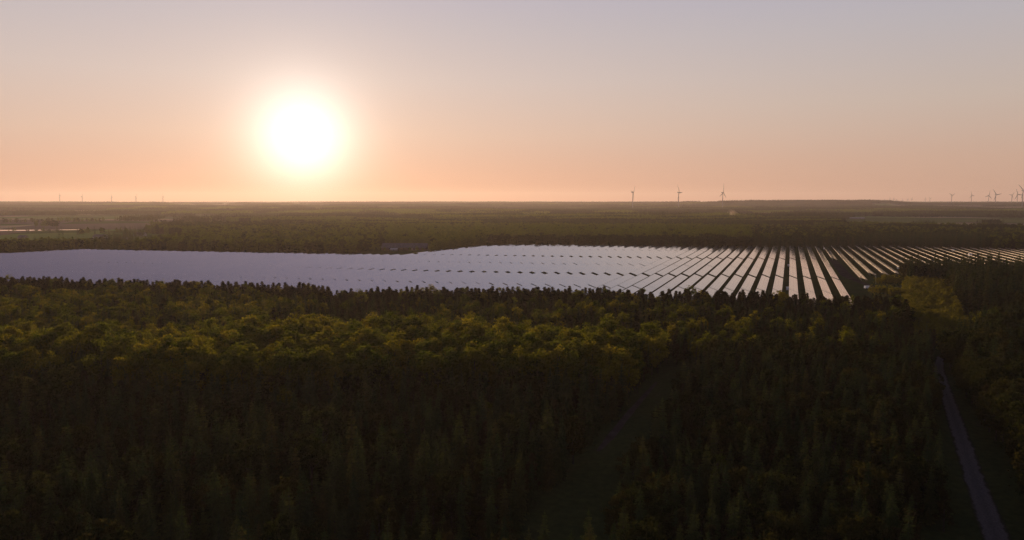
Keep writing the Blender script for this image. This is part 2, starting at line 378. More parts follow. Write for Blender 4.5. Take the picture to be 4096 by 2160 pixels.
def make_broad(H=13., clumps=46, leaves=58, size=.25, wide=.27, low=.22):
    P = []; mb = MB(); lean = (random.uniform(-.4,.4), random.uniform(-.4,.4))
    zc = H*(.5+low/2+.02); rz = H*(1-low)/2; rx = H*wide*random.uniform(.9,1.12)
    mb.tube([(0,0,-.6),(lean[0]*.4,lean[1]*.4,H*.3),(lean[0],lean[1],H*.72)], [.24,.17,.06], 7, 0, False)
    lob = [(random.uniform(0,6.28), random.uniform(-.6,.9), random.uniform(.15,.4)) for _ in range(5)]
    for i in range(clumps):
        a = random.uniform(0, 6.283); ph_ = math.asin(random.uniform(-.85, 1)); rr = random.uniform(.45, 1)**.6
        bump = 1+sum(k*max(0, math.cos(a-la))**3*(1-abs(ph_-lp)*.5) for la, lp, k in lob)*.6-.12
        c = np.array([lean[0]+math.cos(a)*math.cos(ph_)*rx*rr*bump, lean[1]+math.sin(a)*math.cos(ph_)*rx*rr*bump, zc+math.sin(ph_)*rz*rr])
        rc = random.uniform(.55, 1.15)*H/13
        n = int(leaves*random.uniform(.6,1.3))
        P.append(c + rng.normal(size=(n,3))*np.array([rc,rc,rc*.72])*.55)
        if i < 9: limb(mb, (lean[0]*.6, lean[1]*.6, H*random.uniform(.3,.6)), c, .08, .02)
    V, Fc = quad_cloud(np.concatenate(P), size, .62)
    return V, Fc, mb
def make_pine(H=12., clumps=30, leaves=56, size=.34):
    P = []; mb = MB()
    bx, by = random.uniform(-.4,.4), random.uniform(-.4,.4)
    mb.tube([(0,0,-.6),(bx*.5,by*.5,H*.5),(bx,by,H*.93)], [.20,.14,.04], 7, 0, False)
    for i in range(clumps):
        t = (i+.5)/clumps; z = H*(.27+.71*t); r = H*.19*(1-t**1.5*.93)*random.uniform(.3,1.1); a = i*2.4+random.uniform(-.5,.5)
        c = np.array([bx*t+math.cos(a)*r, by*t+math.sin(a)*r, z]); rc = random.uniform(.5,.95)*(1.1-.55*t)
        P.append(c + rng.normal(size=(int(leaves*random.uniform(.7,1.2)),3))*np.array([rc,rc,rc*.5])*.6)
        if i % 2 == 0: limb(mb, (bx*t, by*t, z-.6), c, .06, .02)
    V, Fc = quad_cloud(np.concatenate(P), size, .3, .4)
    return V, Fc, mb
def protos(kind, maker, n, leafm):
    out = []
    for i in range(n):
        V, Fc, mb = maker()
        cm = mesh(kind+'_crown', list(V), list(Fc), leafm); tm = mb.mesh(kind+'_trunk', M_BARK, True)
        out.append((cm, tm, V, Fc, mb))
    return out
PR = {
 'spruce': protos('spruce', make_spruce, 5, M_SPRUCE) + protos('spruce', lambda: make_spruce(15, 1.8, 28, 8), 2, M_SPRUCE),
 'broadleaf': protos('broadleaf', make_broad, 5, M_LEAF) + protos('broadleaf', lambda: make_broad(13, 34, 60, .24, .19, .16), 3, M_LEAF),
 'dull': protos('dull_broadleaf', lambda: make_broad(13, 50, 56, .32, .30, .14), 5, M_LEAFD),
 'pine': protos('pine', make_pine, 5, M_PINE),
}
def merged(kind, pr, leafm):                                # crown + trunk in one mesh, for stands nobody could count
    V, Fc, mb = pr[2], pr[3], pr[4]
    m_ = MB(); m_.V = [tuple(v) for v in V]; m_.F = [tuple(int(i) for i in f) for f in Fc]; m_.M = [0]*len(m_.F)
    m_.add(mb.V, mb.F, 1)
    return m_.mesh(kind+'_tree', [leafm, M_BARK])
def coll(name, meshes):
    c_ = bpy.data.collections.new(name)
    for i, me in enumerate(meshes):
        o_ = bpy.data.objects.new('%s_%02d' % (name, i), me); c_.objects.link(o_)
    return c_
LM = {'spruce': M_SPRUCE, 'broadleaf': M_LEAF, 'dull': M_LEAFD, 'pine': M_PINE}
NEARC = {k: coll('near_'+k, [merged(k, p_, LM[k]) for p_ in PR[k]]) for k in PR}
def low(kind, maker, n, leafm):
    res = []
    for i in range(n):
        V, Fc, mb = maker(); res.append(mesh(kind+'_far', list(V), list(Fc), leafm))
    return res
FARC = {
 'spruce': coll('far_spruce', low('spruce', lambda: make_spruce(16, 2.8, 12, 6, 2), 3, M_SPRUCE)),
 'broadleaf': coll('far_broadleaf', low('broadleaf', lambda: make_broad(13, 30, 60, .52, .30, .02), 4, M_BEECH)),
 'dull': coll('far_dull', low('dull', lambda: make_broad(13, 30, 56, .55, .32, .02), 4, M_LEAFD)),
 'pine': coll('far_pine', low('pine', lambda: make_pine(12, 10, 22, .8), 3, M_PINE)),
}
def patch_mesh(leafm, seed, S=90., n=150, conif=.3):
    P = []; V2 = []; F2 = []
    for i in range(n):
        x, y = random.uniform(-S/2, S/2), random.uniform(-S/2, S/2); h = random.uniform(9, 15)
        if random.random() < conif:
            r = random.uniform(1.8, 2.8); k0 = len(V2); h += 3
            for q in range(3):
                zz = h*(.15+.26*q); rr = r*(1-.27*q)
                k0 = len(V2); V2 += [(x+rr*math.cos(a*1.257+q), y+rr*math.sin(a*1.257+q), zz+random.uniform(-.6,.6)) for a in range(5)] + [(x, y, zz+h*.36)]
                F2 += [(k0+a, k0+(a+1)%5, k0+5) for a in range(5)]
        else:
            c = np.array([x, y, h*.62]); P.append(c+rng.normal(size=(16,3))*np.array([2.0,2.0,h*.2]))
    V, Fc = quad_cloud(np.concatenate(P), 1.5, .75)
    V = V.tolist(); Fc = Fc.tolist(); k0 = len(V)
    return mesh('wood_patch', V+V2, Fc+[tuple(i+k0 for i in f) for f in F2], leafm)

def stuff(name, pts, collection, nvar, label, cat):
    """one object holding a mass of trees nobody could count; pts: (x, y, z, scale, rot)"""
    if not len(pts): return
    A = np.asarray(pts, float)
    me = bpy.data.meshes.new(name); me.from_pydata(A[:, :3].tolist(), [], [])
    for nm, data, ty in (('tree_scale', A[:,3], 'FLOAT'), ('tree_turn', A[:,4], 'FLOAT')):
        at = me.attributes.new(nm, ty, 'POINT'); at.data.foreach_set('value', data.astype(np.float32))
    at = me.attributes.new('tree_kind', 'INT', 'POINT'); at.data.foreach_set('value', rng.integers(0, nvar, len(A)).astype(np.int32))
    o_ = obj(name, me); meta(o_, label, cat, kind='stuff')
    ng = bpy.data.node_groups.new(name, 'GeometryNodeTree')
    ng.interface.new_socket('Geometry', in_out='INPUT', socket_type='NodeSocketGeometry')
    ng.interface.new_socket('Geometry', in_out='OUTPUT', socket_type='NodeSocketGeometry')
    q = NB(ng); gi = q.n('NodeGroupInput'); go = q.n('NodeGroupOutput')
    ci = q.n('GeometryNodeCollectionInfo'); ci.inputs[0].default_value = collection
    ci.inputs['Separate Children'].default_value = True; ci.inputs['Reset Children'].default_value = True
    ip = q.n('GeometryNodeInstanceOnPoints'); q.l(gi.outputs[0], ip.inputs['Points']); q.l(ci.outputs[0], ip.inputs['Instance'])
    ip.inputs['Pick Instance'].default_value = True
    def attr(nm, ty):
        a_ = q.n('GeometryNodeInputNamedAttribute', data_type=ty); a_.inputs[0].default_value = nm; return a_.outputs[0]
    q.l(attr('tree_kind', 'INT'), ip.inputs['Instance Index'])
    cx = q.n('ShaderNodeCombineXYZ'); q.l(attr('tree_turn', 'FLOAT'), cx.inputs[2])
    er = q.n('FunctionNodeEulerToRotation'); q.l(cx.outputs[0], er.inputs[0]); q.l(er.outputs[0], ip.inputs['Rotation'])
    q.l(attr('tree_scale', 'FLOAT'), ip.inputs['Scale']); q.l(ip.outputs[0], go.inputs[0])
    md = o_.modifiers.new('trees', 'NODES'); md.node_group = ng
    return o_

# ------------------------------------------------------------------ scatter the woods
def jgrid(x0, x1, y0, y1, s, jit=.42):
    gx, gy = np.meshgrid(np.arange(x0, x1, s), np.arange(y0, y1, s)); gx = gx.ravel(); gy = gy.ravel()
    gx = gx + rng.uniform(-jit, jit, len(gx))*s; gy = gy + rng.uniform(-jit, jit, len(gy))*s
    return gx, gy
TREES = {k: [] for k in PR}                                  # near: kind -> [(x,y,scale)]
x, y = jgrid(-480, 460, 78, 640, 3.3)
inview = np.abs(x) < .80*y+45
u, p_ = to_up(x, y)
treeline = np.interp(x, [-480,-340,-170,-110,-100,-60,0,60,130,200,235], [480,468,436,420,400,408,410,408,398,384,374])
left_ok = (y < treeline)
# right-hand wood beyond the lane, up to the panels' foot
right_wood = (x > 255) & (y > 380) & (y < 575) & (~in_field(x, y, 14)) & (x > .44*y+55)
keep = inview & (np.where(x < 236, left_ok, (y < 384) | right_wood)) & ~in_field(x, y, 5)
keep &= seg_dist(x, y, [(a.x, a.y) for a, _ in TRK]) > np.where(y < 165, 8.0, np.where(y < 200, 6.2, np.where(y < 250, 4.6, 3.2)))
keep &= seg_dist(x, y, RIDE) > np.where(x > np.interp(y, [b_ for a, b_ in RIDE[::-1]], [a for a, b_ in RIDE[::-1]], right=77), 8.8, 7)
keep &= ~((y < 205) & (x < 75) & (rng.uniform(size=len(x)) < .15))
keep &= ~((y < 128) & (np.abs(x/y-.665) < .085))
gd = seg_dist(x, y, GLADE); keep &= gd > 13 + 2*nz(x, y, 15, 8)
meadow = (x > 215) & (x < 330) & (y > 410) & (y < 560) & ~right_wood
keep &= ~meadow
keep0 = keep; x, y = x[keep], y[keep]
trk_x = np.interp(y, [a.y for a, _ in TRK], [a.x for a, _ in TRK])
ride_x = np.interp(y, [b_ for a, b_ in RIDE[::-1]], [a for a, b_ in RIDE[::-1]], right=77)
n_ = nz(x, y, 26, 12); n2_ = nz(x, y, 60, 16); r_ = rng.uniform(size=len(x)); tl = np.interp(x, [-480,-340,-170,-110,-100,-60,0,60,130,200,235], [480,468,436,420,400,408,410,408,398,384,374])
for i in range(len(x)):
    X_, Y_ = x[i], y[i]; q = r_[i]; s = rng.uniform(.80, 1.22)
    if X_ > trk_x[i] and Y_ < 330:                            # right of the track
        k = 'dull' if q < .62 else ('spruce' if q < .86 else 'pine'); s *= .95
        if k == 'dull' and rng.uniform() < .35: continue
    elif X_ > 240:                                            # dark wood right of the lane
        k = 'spruce' if q < .55 else ('pine' if q < .7 else 'dull'); s *= (.95+.2*n_[i]+.12*n2_[i])*(rng.uniform(.75,1.3) if k == 'spruce' else .85)
    elif X_ > ride_x[i] and Y_ < 262:                         # between ride and track
        k = 'dull' if q < .24+.14*n_[i] else ('spruce' if q < .76 else 'pine'); s *= .80
        if k == 'dull' and rng.uniform() < .3: continue
    elif Y_ < 208 + 8*n2_[i]:                                 # spruce plantation in front
        k = 'spruce' if q < .70+.18*n_[i] else ('pine' if q < .86 else ('dull' if q < .985 or Y_ < 175 else 'broadleaf')); s *= (.74 + .09*n_[i] + .05*n2_[i])*rng.choice([.82,.95,1.0,1.06,1.22])
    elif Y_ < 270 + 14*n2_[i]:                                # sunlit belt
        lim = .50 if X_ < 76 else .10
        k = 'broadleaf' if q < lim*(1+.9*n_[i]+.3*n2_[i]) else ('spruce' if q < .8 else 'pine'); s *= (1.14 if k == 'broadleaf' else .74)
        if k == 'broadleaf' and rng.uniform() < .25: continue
    elif Y_ > tl[i] - 26:                                     # pines on the edge of the solar field
        k = 'pine' if q < .94 else 'broadleaf'; s *= .93
    else:
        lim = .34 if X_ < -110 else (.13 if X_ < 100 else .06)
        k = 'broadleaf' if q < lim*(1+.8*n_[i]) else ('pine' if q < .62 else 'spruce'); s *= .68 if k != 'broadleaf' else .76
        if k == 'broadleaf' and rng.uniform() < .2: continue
    if 135 < X_ < 262 and 330 < Y_ < 480 and not right_wood[keep0][i]: s *= .55 if X_ > 215 else .92
    if 198 < X_ < 250 and 318 < Y_ < 402 and X_ > trk_x[i]: s *= .72
    TREES[k].append((X_, Y_, s))
# single trees one can pick out
for px, py, k, s in ((1755,1258,'broadleaf',.98),(1930,1262,'broadleaf',.9),(3918,1352,'broadleaf',1.0),(3985,1356,'broadleaf',1.1),
                     (2862,1985,'broadleaf',.75),(1650,1480,'broadleaf',1.2),(2120,1500,'broadleaf',1.15),(1380,1450,'broadleaf',1.2)):
    X_, Y_ = gp(px, py); TREES[k].append((X_, Y_, s))

ORD = ['zeroth','first','second','third','fourth','fifth','sixth','seventh','eighth','ninth','tenth','eleventh','twelfth','thirteenth','fourteenth','fifteenth','sixteenth','seventeenth','eighteenth','nineteenth']
TENS = {2:'twent',3:'thirt',4:'fort',5:'fift',6:'sixt',7:'sevent',8:'eight',9:'ninet'}
def ordinal(n):
    if n < 20: return ORD[n]
    if n < 100: return TENS[n//10]+('ieth' if n % 10 == 0 else 'y-'+ORD[n % 10])
    return 'hundred-and-'+ordinal(n-100) if n % 100 else 'hundredth'
KIND = {'spruce': ('spruce_tree','dark pointed spruce','spruce'), 'broadleaf': ('broadleaf_tree','yellow-green broadleaf tree','tree'),
        'dull': ('broadleaf_tree','dull green round tree','tree'), 'pine': ('pine_tree','dark tufted pine','pine')}
def zone(x, y):
    sx, sy = proj(x, y, 8)
    tx = np.interp(y, [a.y for a, _ in TRK], [a.x for a, _ in TRK]); rx = np.interp(y, [b_ for a, b_ in RIDE[::-1]], [a for a, b_ in RIDE[::-1]], right=77)
    if x > tx or x > 240: return 'right of track'
    if x > rx: return 'between ride and track'
    if sx < 200: return 'far left'
    if sx < 400: return 'below the sun'
    return 'left of grass ride'
def near_band(y):
    for lim, nm in ((125,'nearest rank'),(150,'second rank'),(175,'third rank'),(200,'fourth rank'),(240,'fifth rank'),(285,'sixth rank'),(340,'seventh rank'),(400,'eighth rank'),(480,'ninth rank')):
        if y < lim: return nm
    return 'rank by the panels'
for k, lst in TREES.items():
    nm, desc, cat = KIND[k]
    vis = []
    for t in lst:
        sx, sy = proj(t[0], t[1], 11*t[2])
        vis.append((-20 < sx < 1044 and 225 < sy < 548))
    order = sorted([i for i in range(len(lst)) if vis[i]], key=lambda i: lst[i][1]/lst[i][2])
    singles = set(order[:150 if k in ('broadleaf','dull') else 300])
    cells = {}
    for i in singles: cells.setdefault((zone(*lst[i][:2]), near_band(lst[i][1])), []).append(i)
    for (zn, bd), ids in cells.items():
        ids.sort(key=lambda i: proj(lst[i][0], lst[i][1], 8)[0])
        for j, i in enumerate(ids):
            X_, Y_, s = lst[i]; v = random.randrange(len(PR[k])); rz = random.uniform(0, 6.28)
            root = bpy.data.objects.new(nm, None); COL.objects.link(root)
            root.location = (X_, Y_, 0); root.rotation_euler = (random.gauss(0,.02), random.gauss(0,.02), rz); root.scale = (s*random.uniform(.92,1.08),)*2+(s,)
            root.empty_display_size = .5
            meta(root, '%s, %s from left in %s, %s' % (desc, ordinal(j+1), bd, zn), cat, '%ss in the near wood' % desc)
            obj('crown', PR[k][v][0], root); obj('trunk', PR[k][v][1], root)
    rest = [(lst[i][0], lst[i][1], 0, lst[i][2], random.uniform(0, 6.28)) for i in range(len(lst)) if i not in singles]
    stuff({'spruce':'spruce_wood','broadleaf':'birch_wood','dull':'oak_wood','pine':'pine_wood'}[k], rest, NEARC[k], len(PR[k]),
          {'spruce':'mass of dark spruces filling the wood before the panels','broadleaf':'mass of yellow-green trees filling the wood before the panels',
           'dull':'mass of dull green trees filling the wood at right','pine':'mass of dark pines along the edge of the solar field'}[k], 'wood')

# ---- beyond the solar park
FARP = {k: [] for k in FARC}
BARN = gp(1617, 1001)
x, y = jgrid(-1900, 1900, 640, 2400, 6.4)
u, p_ = to_up(x, y)
a = x/np.maximum(y, 1)
ok = (np.abs(a) < .80) & ~in_field(x, y, 12)
d = np.hypot(x, y); ok &= d < 2350
nA = nz(x, y, 210, 20); nB = nz(x, y, 70, 24); nC = nz(x, y, 420, 28)
leftland = (a < -.30) & (d > 830)
hedge_l = leftland & (y < np.interp(x, [-800,-640,-520,-300,-200], [905,905,925,880,850])+16) 
fields = leftland & ~hedge_l & (y < 2250) & (nB + .5*nA < np.where(y < 1700, 1.05, .35)) & (a < -.47 + .05*nA)
ok &= ~fields
ok &= seg_dist(x, y, PONDC) > 60
ok &= ~((a < -.54) & (y > 1330) & (y < 1560) & (nB < .9))
# the grass between barn and wood, barn yard, farm yards
ok &= ~((a > -.205) & (a < 0.0) & (u < BACKV(np.minimum(p_, -350))+75) & (y > 780) & (y < 985))
ok &= np.hypot(x-BARN[0], (y-BARN[1])*.8) > 42
ok &= ~((a > .43+.03*nA) & (a < .72) & (d > 1800+60*nB) & (nB < .85))
ok &= ~((a < -.37+.04*nA) & (d > 1900) & (nB < .6))
ok &= ~((d > 1650) & (nC+.6*nB > .75))
bandn = nz(x*.32, y, 85, 24)+.35*nz(x*.6, y, 40, 20)
ok &= ~((d > 1600) & (nz(x*.3, y, 120, 28) > .50))
sel = np.where(ok)[0]
for i in sel:
    X_, Y_ = x[i], y[i]; q = rng.uniform(); s = rng.uniform(.82, 1.2); D = d[i]
    if a[i] > -.17 and a[i] < .33 and D < 1560:                 # even beech plantation behind the panels
        edge = u[i] - float(BACKB(p_[i]))
        k = ('spruce' if q < .4 else 'dull') if edge < 75 else ('dull' if q > .90 else 'broadleaf'); s *= (.97 + .06*nB[i])*rng.uniform(.88, 1.1)  # darker kinds fill the edge rows, standing in for the wood's shaded face
        if q > .985: k = 'spruce'; s *= 1.2
    elif a[i] >= .33 and D < 1500:
        k = 'dull' if q < .55 else ('broadleaf' if q < .68 else 'spruce'); s *= .95
        if nA[i] > .4 and q < .8: k = 'spruce'
    elif D < 1560:
        k = 'broadleaf' if q < .4 else ('dull' if q < .75 else 'spruce')
        if nB[i] > .7: k = 'spruce'
    else:
        v = bandn[i] + (1.2 if 1560 < D < 1950 and -.04 < a[i] < .36 and nB[i] > -.6 else 0)
        k = 'spruce' if v > .30 else ('broadleaf' if v < -.25 else 'dull')
        if q < .12: k = 'pine'
        if k == 'spruce' and q > .95: s *= 1.4
    FARP[k].append((X_, Y_, float(terrain(X_, Y_)), s, rng.uniform(0, 6.28)))
for px, py, sc_ in ((1425,1003,.8),(1448,1002,.9),(1470,1002,.75),(1490,1003,.85),(1512,1003,.7),(1540,1003,.35),(1572,1003,.3),(1640,1004,.35),(1668,1003,.45),(1690,1003,.3),(1400,1004,.8)):
    X_, Y_ = gp(px, py); FARP['broadleaf'].append((X_, Y_, 0, sc_, random.uniform(0, 6.28)))
# a stray line of trees across the fields
for px0, py0, px1, py1, n in ((0,895,420,890,60),(240,942,520,930,16),(620,905,760,912,22),(0,930,300,932,10)):
    A_ = gp(px0, py0); B_ = gp(px1, py1)
    for j in range(n):
        t = (j+random.random())/n; X_ = A_[0]+(B_[0]-A_[0])*t+random.uniform(-9,9); Y_ = A_[1]+(B_[1]-A_[1])*t+random.uniform(-9,9)
        FARP[random.choice(['dull','broadleaf','spruce'])].append((X_, Y_, float(terrain(X_, Y_)), random.uniform(.6,1.05), random.uniform(0,6.28)))
for k, nm, lb in (('spruce','spruce_forest','dark spruce stands in the forest beyond the solar park'),('broadleaf','beech_forest','even green spring forest right behind the solar park'),
              ('dull','mixed_forest','dark mixed woodland stretching away behind the panels'),('pine','pine_forest','scattered pine stands in the middle distance')):
    stuff(nm, FARP[k], FARC[k], len(FARC[k].objects), lb, 'forest')
# ---- far country: dark conifer blocks, green woods and paler young stands between open fields
FAR3 = {'dark': coll('far_dark_patch', [patch_mesh(M_SPRUCE, i, conif=.8) for i in range(4)]),
        'mixed': coll('far_mixed_patch', [patch_mesh(M_FAR, i, conif=.3) for i in range(4)]),
        'pale': coll('far_pale_patch', [patch_mesh(M_BEECH, i, conif=.05) for i in range(4)])}
pts = {k: [] for k in FAR3}
yy = 2250.
while yy < 14500:
    step = 84 if yy < 6000 else 120
    for X_ in np.arange(-.80*yy, .80*yy, step):
        X_ = X_+random.uniform(-22, 22); Y_ = yy+random.uniform(-22, 22); k = 1+yy/6000
        q_ = X_/Y_
        if (.45 < q_ < .70 and Y_ < 2500) or (q_ < -.40 and 2250 < Y_ < 3100 and nz(X_, Y_*.6, 140, 8) < .5): continue
        v = nz(X_*.30, Y_, 190*k, 32)+.4*nz(X_*.6, Y_, 90*k, 36)
        if v > (-.10 if X_ < -.25*Y_ else (.45 if X_ < .3*Y_ else .2)): continue
        t = nz(X_*.28, Y_, 150*k, 28)+.4*nz(X_, Y_, 120, 20)
        kd = 'dark' if t > .35 else ('pale' if t < -.45 else 'mixed')
        pts[kd].append((X_, Y_, float(terrain(X_, Y_)), random.uniform(.85, 1.2)*(1.35 if step > 100 else 1), random.choice([0,1.5708,3.1416,4.712])+random.uniform(-.2,.2)))
    yy += step*.92
for k, nm, lb in (('dark','conifer_woods','dark conifer blocks banding the hazy plain to the horizon'),('mixed','distant_woods','hazy mixed woods rolling away to the horizon'),
                  ('pale','young_woods','paler green young woods in bands across the far plain')):
    stuff(nm, pts[k], FAR3[k], 4, lb, 'woods')

# ------------------------------------------------------------------ solar tables
TILT = R(20); WID = 5.95; LOWZ = .85
def table_mesh(L):
    c, s = math.cos(TILT), math.sin(TILT); hw = WID/2; zc = LOWZ+hw*s
    P = MB()
    # local x: along the row; local y: across (+y = the high, far side); the glass faces -y and up
    def q(a, v, n): return (a, v*c - n*s, zc + v*s + n*c)
    P.add([q(0,-hw,.04), q(L,-hw,.04), q(L,hw,.04), q(0,hw,.04)], [(0,1,2,3)], 0)
    P.add([q(0,-hw,0), q(L,-hw,0), q(L,hw,0), q(0,hw,0)], [(3,2,1,0)], 1)
    P.add([q(0,-hw,0), q(L,-hw,0), q(L,-hw,.04), q(0,-hw,.04)], [(0,1,2,3)], 2)
    P.add([q(0,hw,0), q(L,hw,0), q(L,hw,.04), q(0,hw,.04)], [(3,2,1,0)], 2)
    P.add([q(0,-hw,0), q(0,hw,0), q(0,hw,.04), q(0,-hw,.04)], [(3,2,1,0)], 2)
    P.add([q(L,-hw,0), q(L,hw,0), q(L,hw,.04), q(L,-hw,.04)], [(0,1,2,3)], 2)
    e=q(0,hw+.01,-.03); P.box(.3,L-.3,e[1],e[1]+.07,e[2]-.24,e[2]-.02,3)  # high-edge beam, added oversized to throw an orange sun glint along the rows
    S = MB()
    n = max(2, round(L/6)+1)
    for i in range(n):
        a = .4+(L-.8)*i/(n-1)
        for v in (-1.7, 1.7):
            px_, py_, pz_ = q(a, v, -.14); S.box(a-.06, a+.06, py_-.06, py_+.06, -.5, pz_)
        A = q(a, -2.7, -.14); B = q(a, 2.7, -.14); S.tube([A, B], [.06, .06], 4)
    for v in (-2.2, -.8, .8, 2.2):
        A = q(.05, v, -.06); B = q(L-.05, v, -.06); S.tube([A, B], [.05, .05], 4)
    return P, S
ROT = R(90)-AZ                                              # local +x along u; local +y = left of it = -p (the high side)
tabs = []
for k in range(-85, 34):
    p0 = 10*k+3.6
    cuts = [frontb(p0), S_A(p0)-.85, None, S_A(p0)+.85, G_2(p0)-4.2, None, G_2(p0)+4.2, S_D(p0)-.85, None, S_D(p0)+.85, G_1(p0)-4.2, None, G_1(p0)+4.2, S_E(p0)-.85, None, S_E(p0)+.85, 2000]
    bands = [(cuts[0], cuts[1]), (cuts[3], cuts[4]), (cuts[6], cuts[7]), (cuts[9], cuts[10]), (cuts[12], cuts[13]), (cuts[15], cuts[16])]
    bk, fr = BACKB(p0), frontb(p0)
    for bi, (a0, a1) in enumerate(bands):
        a0, a1 = max(a0, fr), min(a1, bk)
        if a1-a0 < 9: continue
        L = round((a1-a0)/2)*2.0
        tabs.append((k, bi, p0, a0, L))
def tab_key(t):
    X_, Y_ = to_xy(t[3]+t[4]*.5, t[2]); sx, sy = proj(X_, Y_, 2)
    if not (-30 < sx < 1054) or (t[1] == 0 and t[3]+t[4] < 430): return 1e9
    return Y_ - .35*t[2]
def near_t(t):
    X_, Y_ = to_xy(t[3], t[2]); return proj(X_, Y_, 2)
tabs.sort(key=tab_key)
BANDN = ['nearest block behind pines','second block from pines','third block from pines','fourth block from pines','fifth block from pines','last block by forest']
tm_cache = {}
def right_rank(k): return 34-k
for j, (k, bi, p0, a0, L) in enumerate(tabs[:300]):
    if L not in tm_cache:
        P, S = table_mesh(L); tm_cache[L] = (P.mesh('solar_table', [M_PV, M_BACKSHEET, M_FRAME, M_ALU]), S.mesh('support_frame', M_STEEL))
    pm, sm = tm_cache[L]; X_, Y_ = to_xy(a0, p0)
    o_ = obj('solar_table', pm, None, (X_, Y_, random.uniform(-.05,.05)), ROT); o_.rotation_euler[0] = random.gauss(0, .004)
    rr = k-4
    where = 'row left of service road' if k <= 3 else 'row right of service road'
    nn = 4-k if k <= 3 else k-3
    meta(o_, 'glossy solar table, %s %s, %s' % (ordinal(nn), where, BANDN[bi]), 'solar panels', 'solar tables in rows across the park')
    obj('support_frame', sm, o_)
P_all = MB(); S_all = MB()
for (k, bi, p0, a0, L) in tabs[300:]:
    P, S = table_mesh(L); X_, Y_ = to_xy(a0, p0); M_ = Matrix.Translation((X_, Y_, random.uniform(-.05,.05))) @ Matrix.Rotation(ROT, 4, 'Z') @ Matrix.Rotation(random.gauss(0,.004), 4, 'X')
    P_all.add([M_ @ Vector(v) for v in P.V], P.F); P_all.M[-len(P.M):] = P.M
if P_all.V:
    o_ = obj('solar_panel_rows', P_all.mesh('solar_panel_rows', [M_PV, M_BACKSHEET, M_FRAME, M_ALU])); meta(o_, 'mass of lilac solar tables in the far left of the park', 'solar panels', kind='stuff')
print('tables', len(tabs), {k: len(v) for k, v in TREES.items()}, {k: len(v) for k, v in FARP.items()}, {k: len(v) for k, v in pts.items()})

# ------------------------------------------------------------------ cabinets, van, poles
def cabinet(px, py, label, s=1.0, z=0.):
    X_, Y_ = gp(px, py); r = bpy.data.objects.new('transformer_cabinet', None); COL.objects.link(r); r.location = (X_, Y_, 0); r.rotation_euler = (0,0,ROT); r.scale = (s,s,s)
    meta(r, label, 'cabinet', 'transformer cabinets among the panel rows')
    m_ = MB(); m_.box(-1.5,1.5,-1.1,1.1,.15,2.4); obj('body', m_.mesh('cabinet_body', M_WHITE), r)
    m_ = MB(); m_.box(-1.6,1.6,-1.2,1.2,2.4,2.55); obj('roof', m_.mesh('cabinet_roof', M_WHITE), r)
    m_ = MB(); m_.box(-1.65,1.65,-1.25,1.25,-.3,.15); obj('plinth', m_.mesh('cabinet_plinth', M_GRAVEL), r)
    for s_ in (-1.2, .1):
        m_ = MB(); m_.box(s_,s_+1.1,-1.13,-1.102,.3,2.3); obj('door', m_.mesh('cabinet_door', M_STEEL), r)
for px, py, lb, s in ((3150,1160,'small white cabinet between panel rows near the front bushes',.8),(3154,1065,'small pale cabinet between rows, beside the third block',.7),
                      (3594,1076,'white cabinet at the row end beside the dark spruces',1.0),(3812,1006,'small white cabinet upper left of its twin among orange-lit rows',1.0),
                      (3880,1026,'largest white cabinet standing between orange-lit rows at right',1.3),(3297,997,'pale cabinet near the forest edge behind the panel rows',.8)):
    cabinet(px, py, lb, s)
X_, Y_ = gp(3472, 1155)
v = bpy.data.objects.new('parked_van', None); COL.objects.link(v); v.location = (X_, Y_, 0); v.rotation_euler = (0,0,R(8))
meta(v, 'white van parked on dark ground beside the panel rows', 'van')
prof = [(-2.5,.45),(2.35,.45),(2.5,.95),(1.75,1.15),(1.15,1.95),(-2.4,2.0),(-2.5,1.8)]
m_ = MB(); n = len(prof)
m_.add([(a,-.95,z) for a,z in prof]+[(a,.95,z) for a,z in prof], [tuple(range(n))[::-1], tuple(range(n,2*n))]+[(i,(i+1)%n,n+(i+1)%n,n+i) for i in range(n)][::1])
obj('body', m_.mesh('van_body', M_WHITE), v)
m_ = MB()
m_.add([(1.72,-.8,1.19),(1.72,.8,1.19),(1.19,.76,1.9),(1.19,-.76,1.9)], [(0,1,2,3)]); 
for vv in range(len(m_.V)): m_.V[vv] = (m_.V[vv][0]+.02, m_.V[vv][1], m_.V[vv][2]+.01)
obj('windscreen', m_.mesh('windscreen', M_GLASSD), v)
for s_ in (-.955, .955):
    m_ = MB(); m_.add([(.35,s_,1.2),(1.45,s_,1.2),(1.1,s_,1.8),(.35,s_,1.8)], [(0,1,2,3)]); obj('side_window', m_.mesh('side_window', M_GLASSD), v)
    for a in (-1.6, 1.6):
        m_ = MB(); m_.tube([(a,s_*1.0-.09,.36),(a,s_*1.0+.09,.36)], [.36,.36], 14); obj('wheel', m_.mesh('van_wheel', M_RUBBER), v)
X_, Y_ = gp(3503, 1135)
pr = bpy.data.objects.new('pole', None); COL.objects.link(pr); pr.location = (X_, Y_, 0)
meta(pr, 'thin pale pole standing at the end of the panel rows', 'pole')
m_ = MB(); m_.tube([(0,0,-.5),(-.1,0,4),(-.35,0,7.0)], [.13,.11,.08], 8); obj('post', m_.mesh('pole_post', M_STEEL, True), pr)
m_ = MB(); m_.box(-.75,-.05,-.2,.2,6.95,7.25); obj('pole_head', m_.mesh('pole_head', M_STEEL), pr)

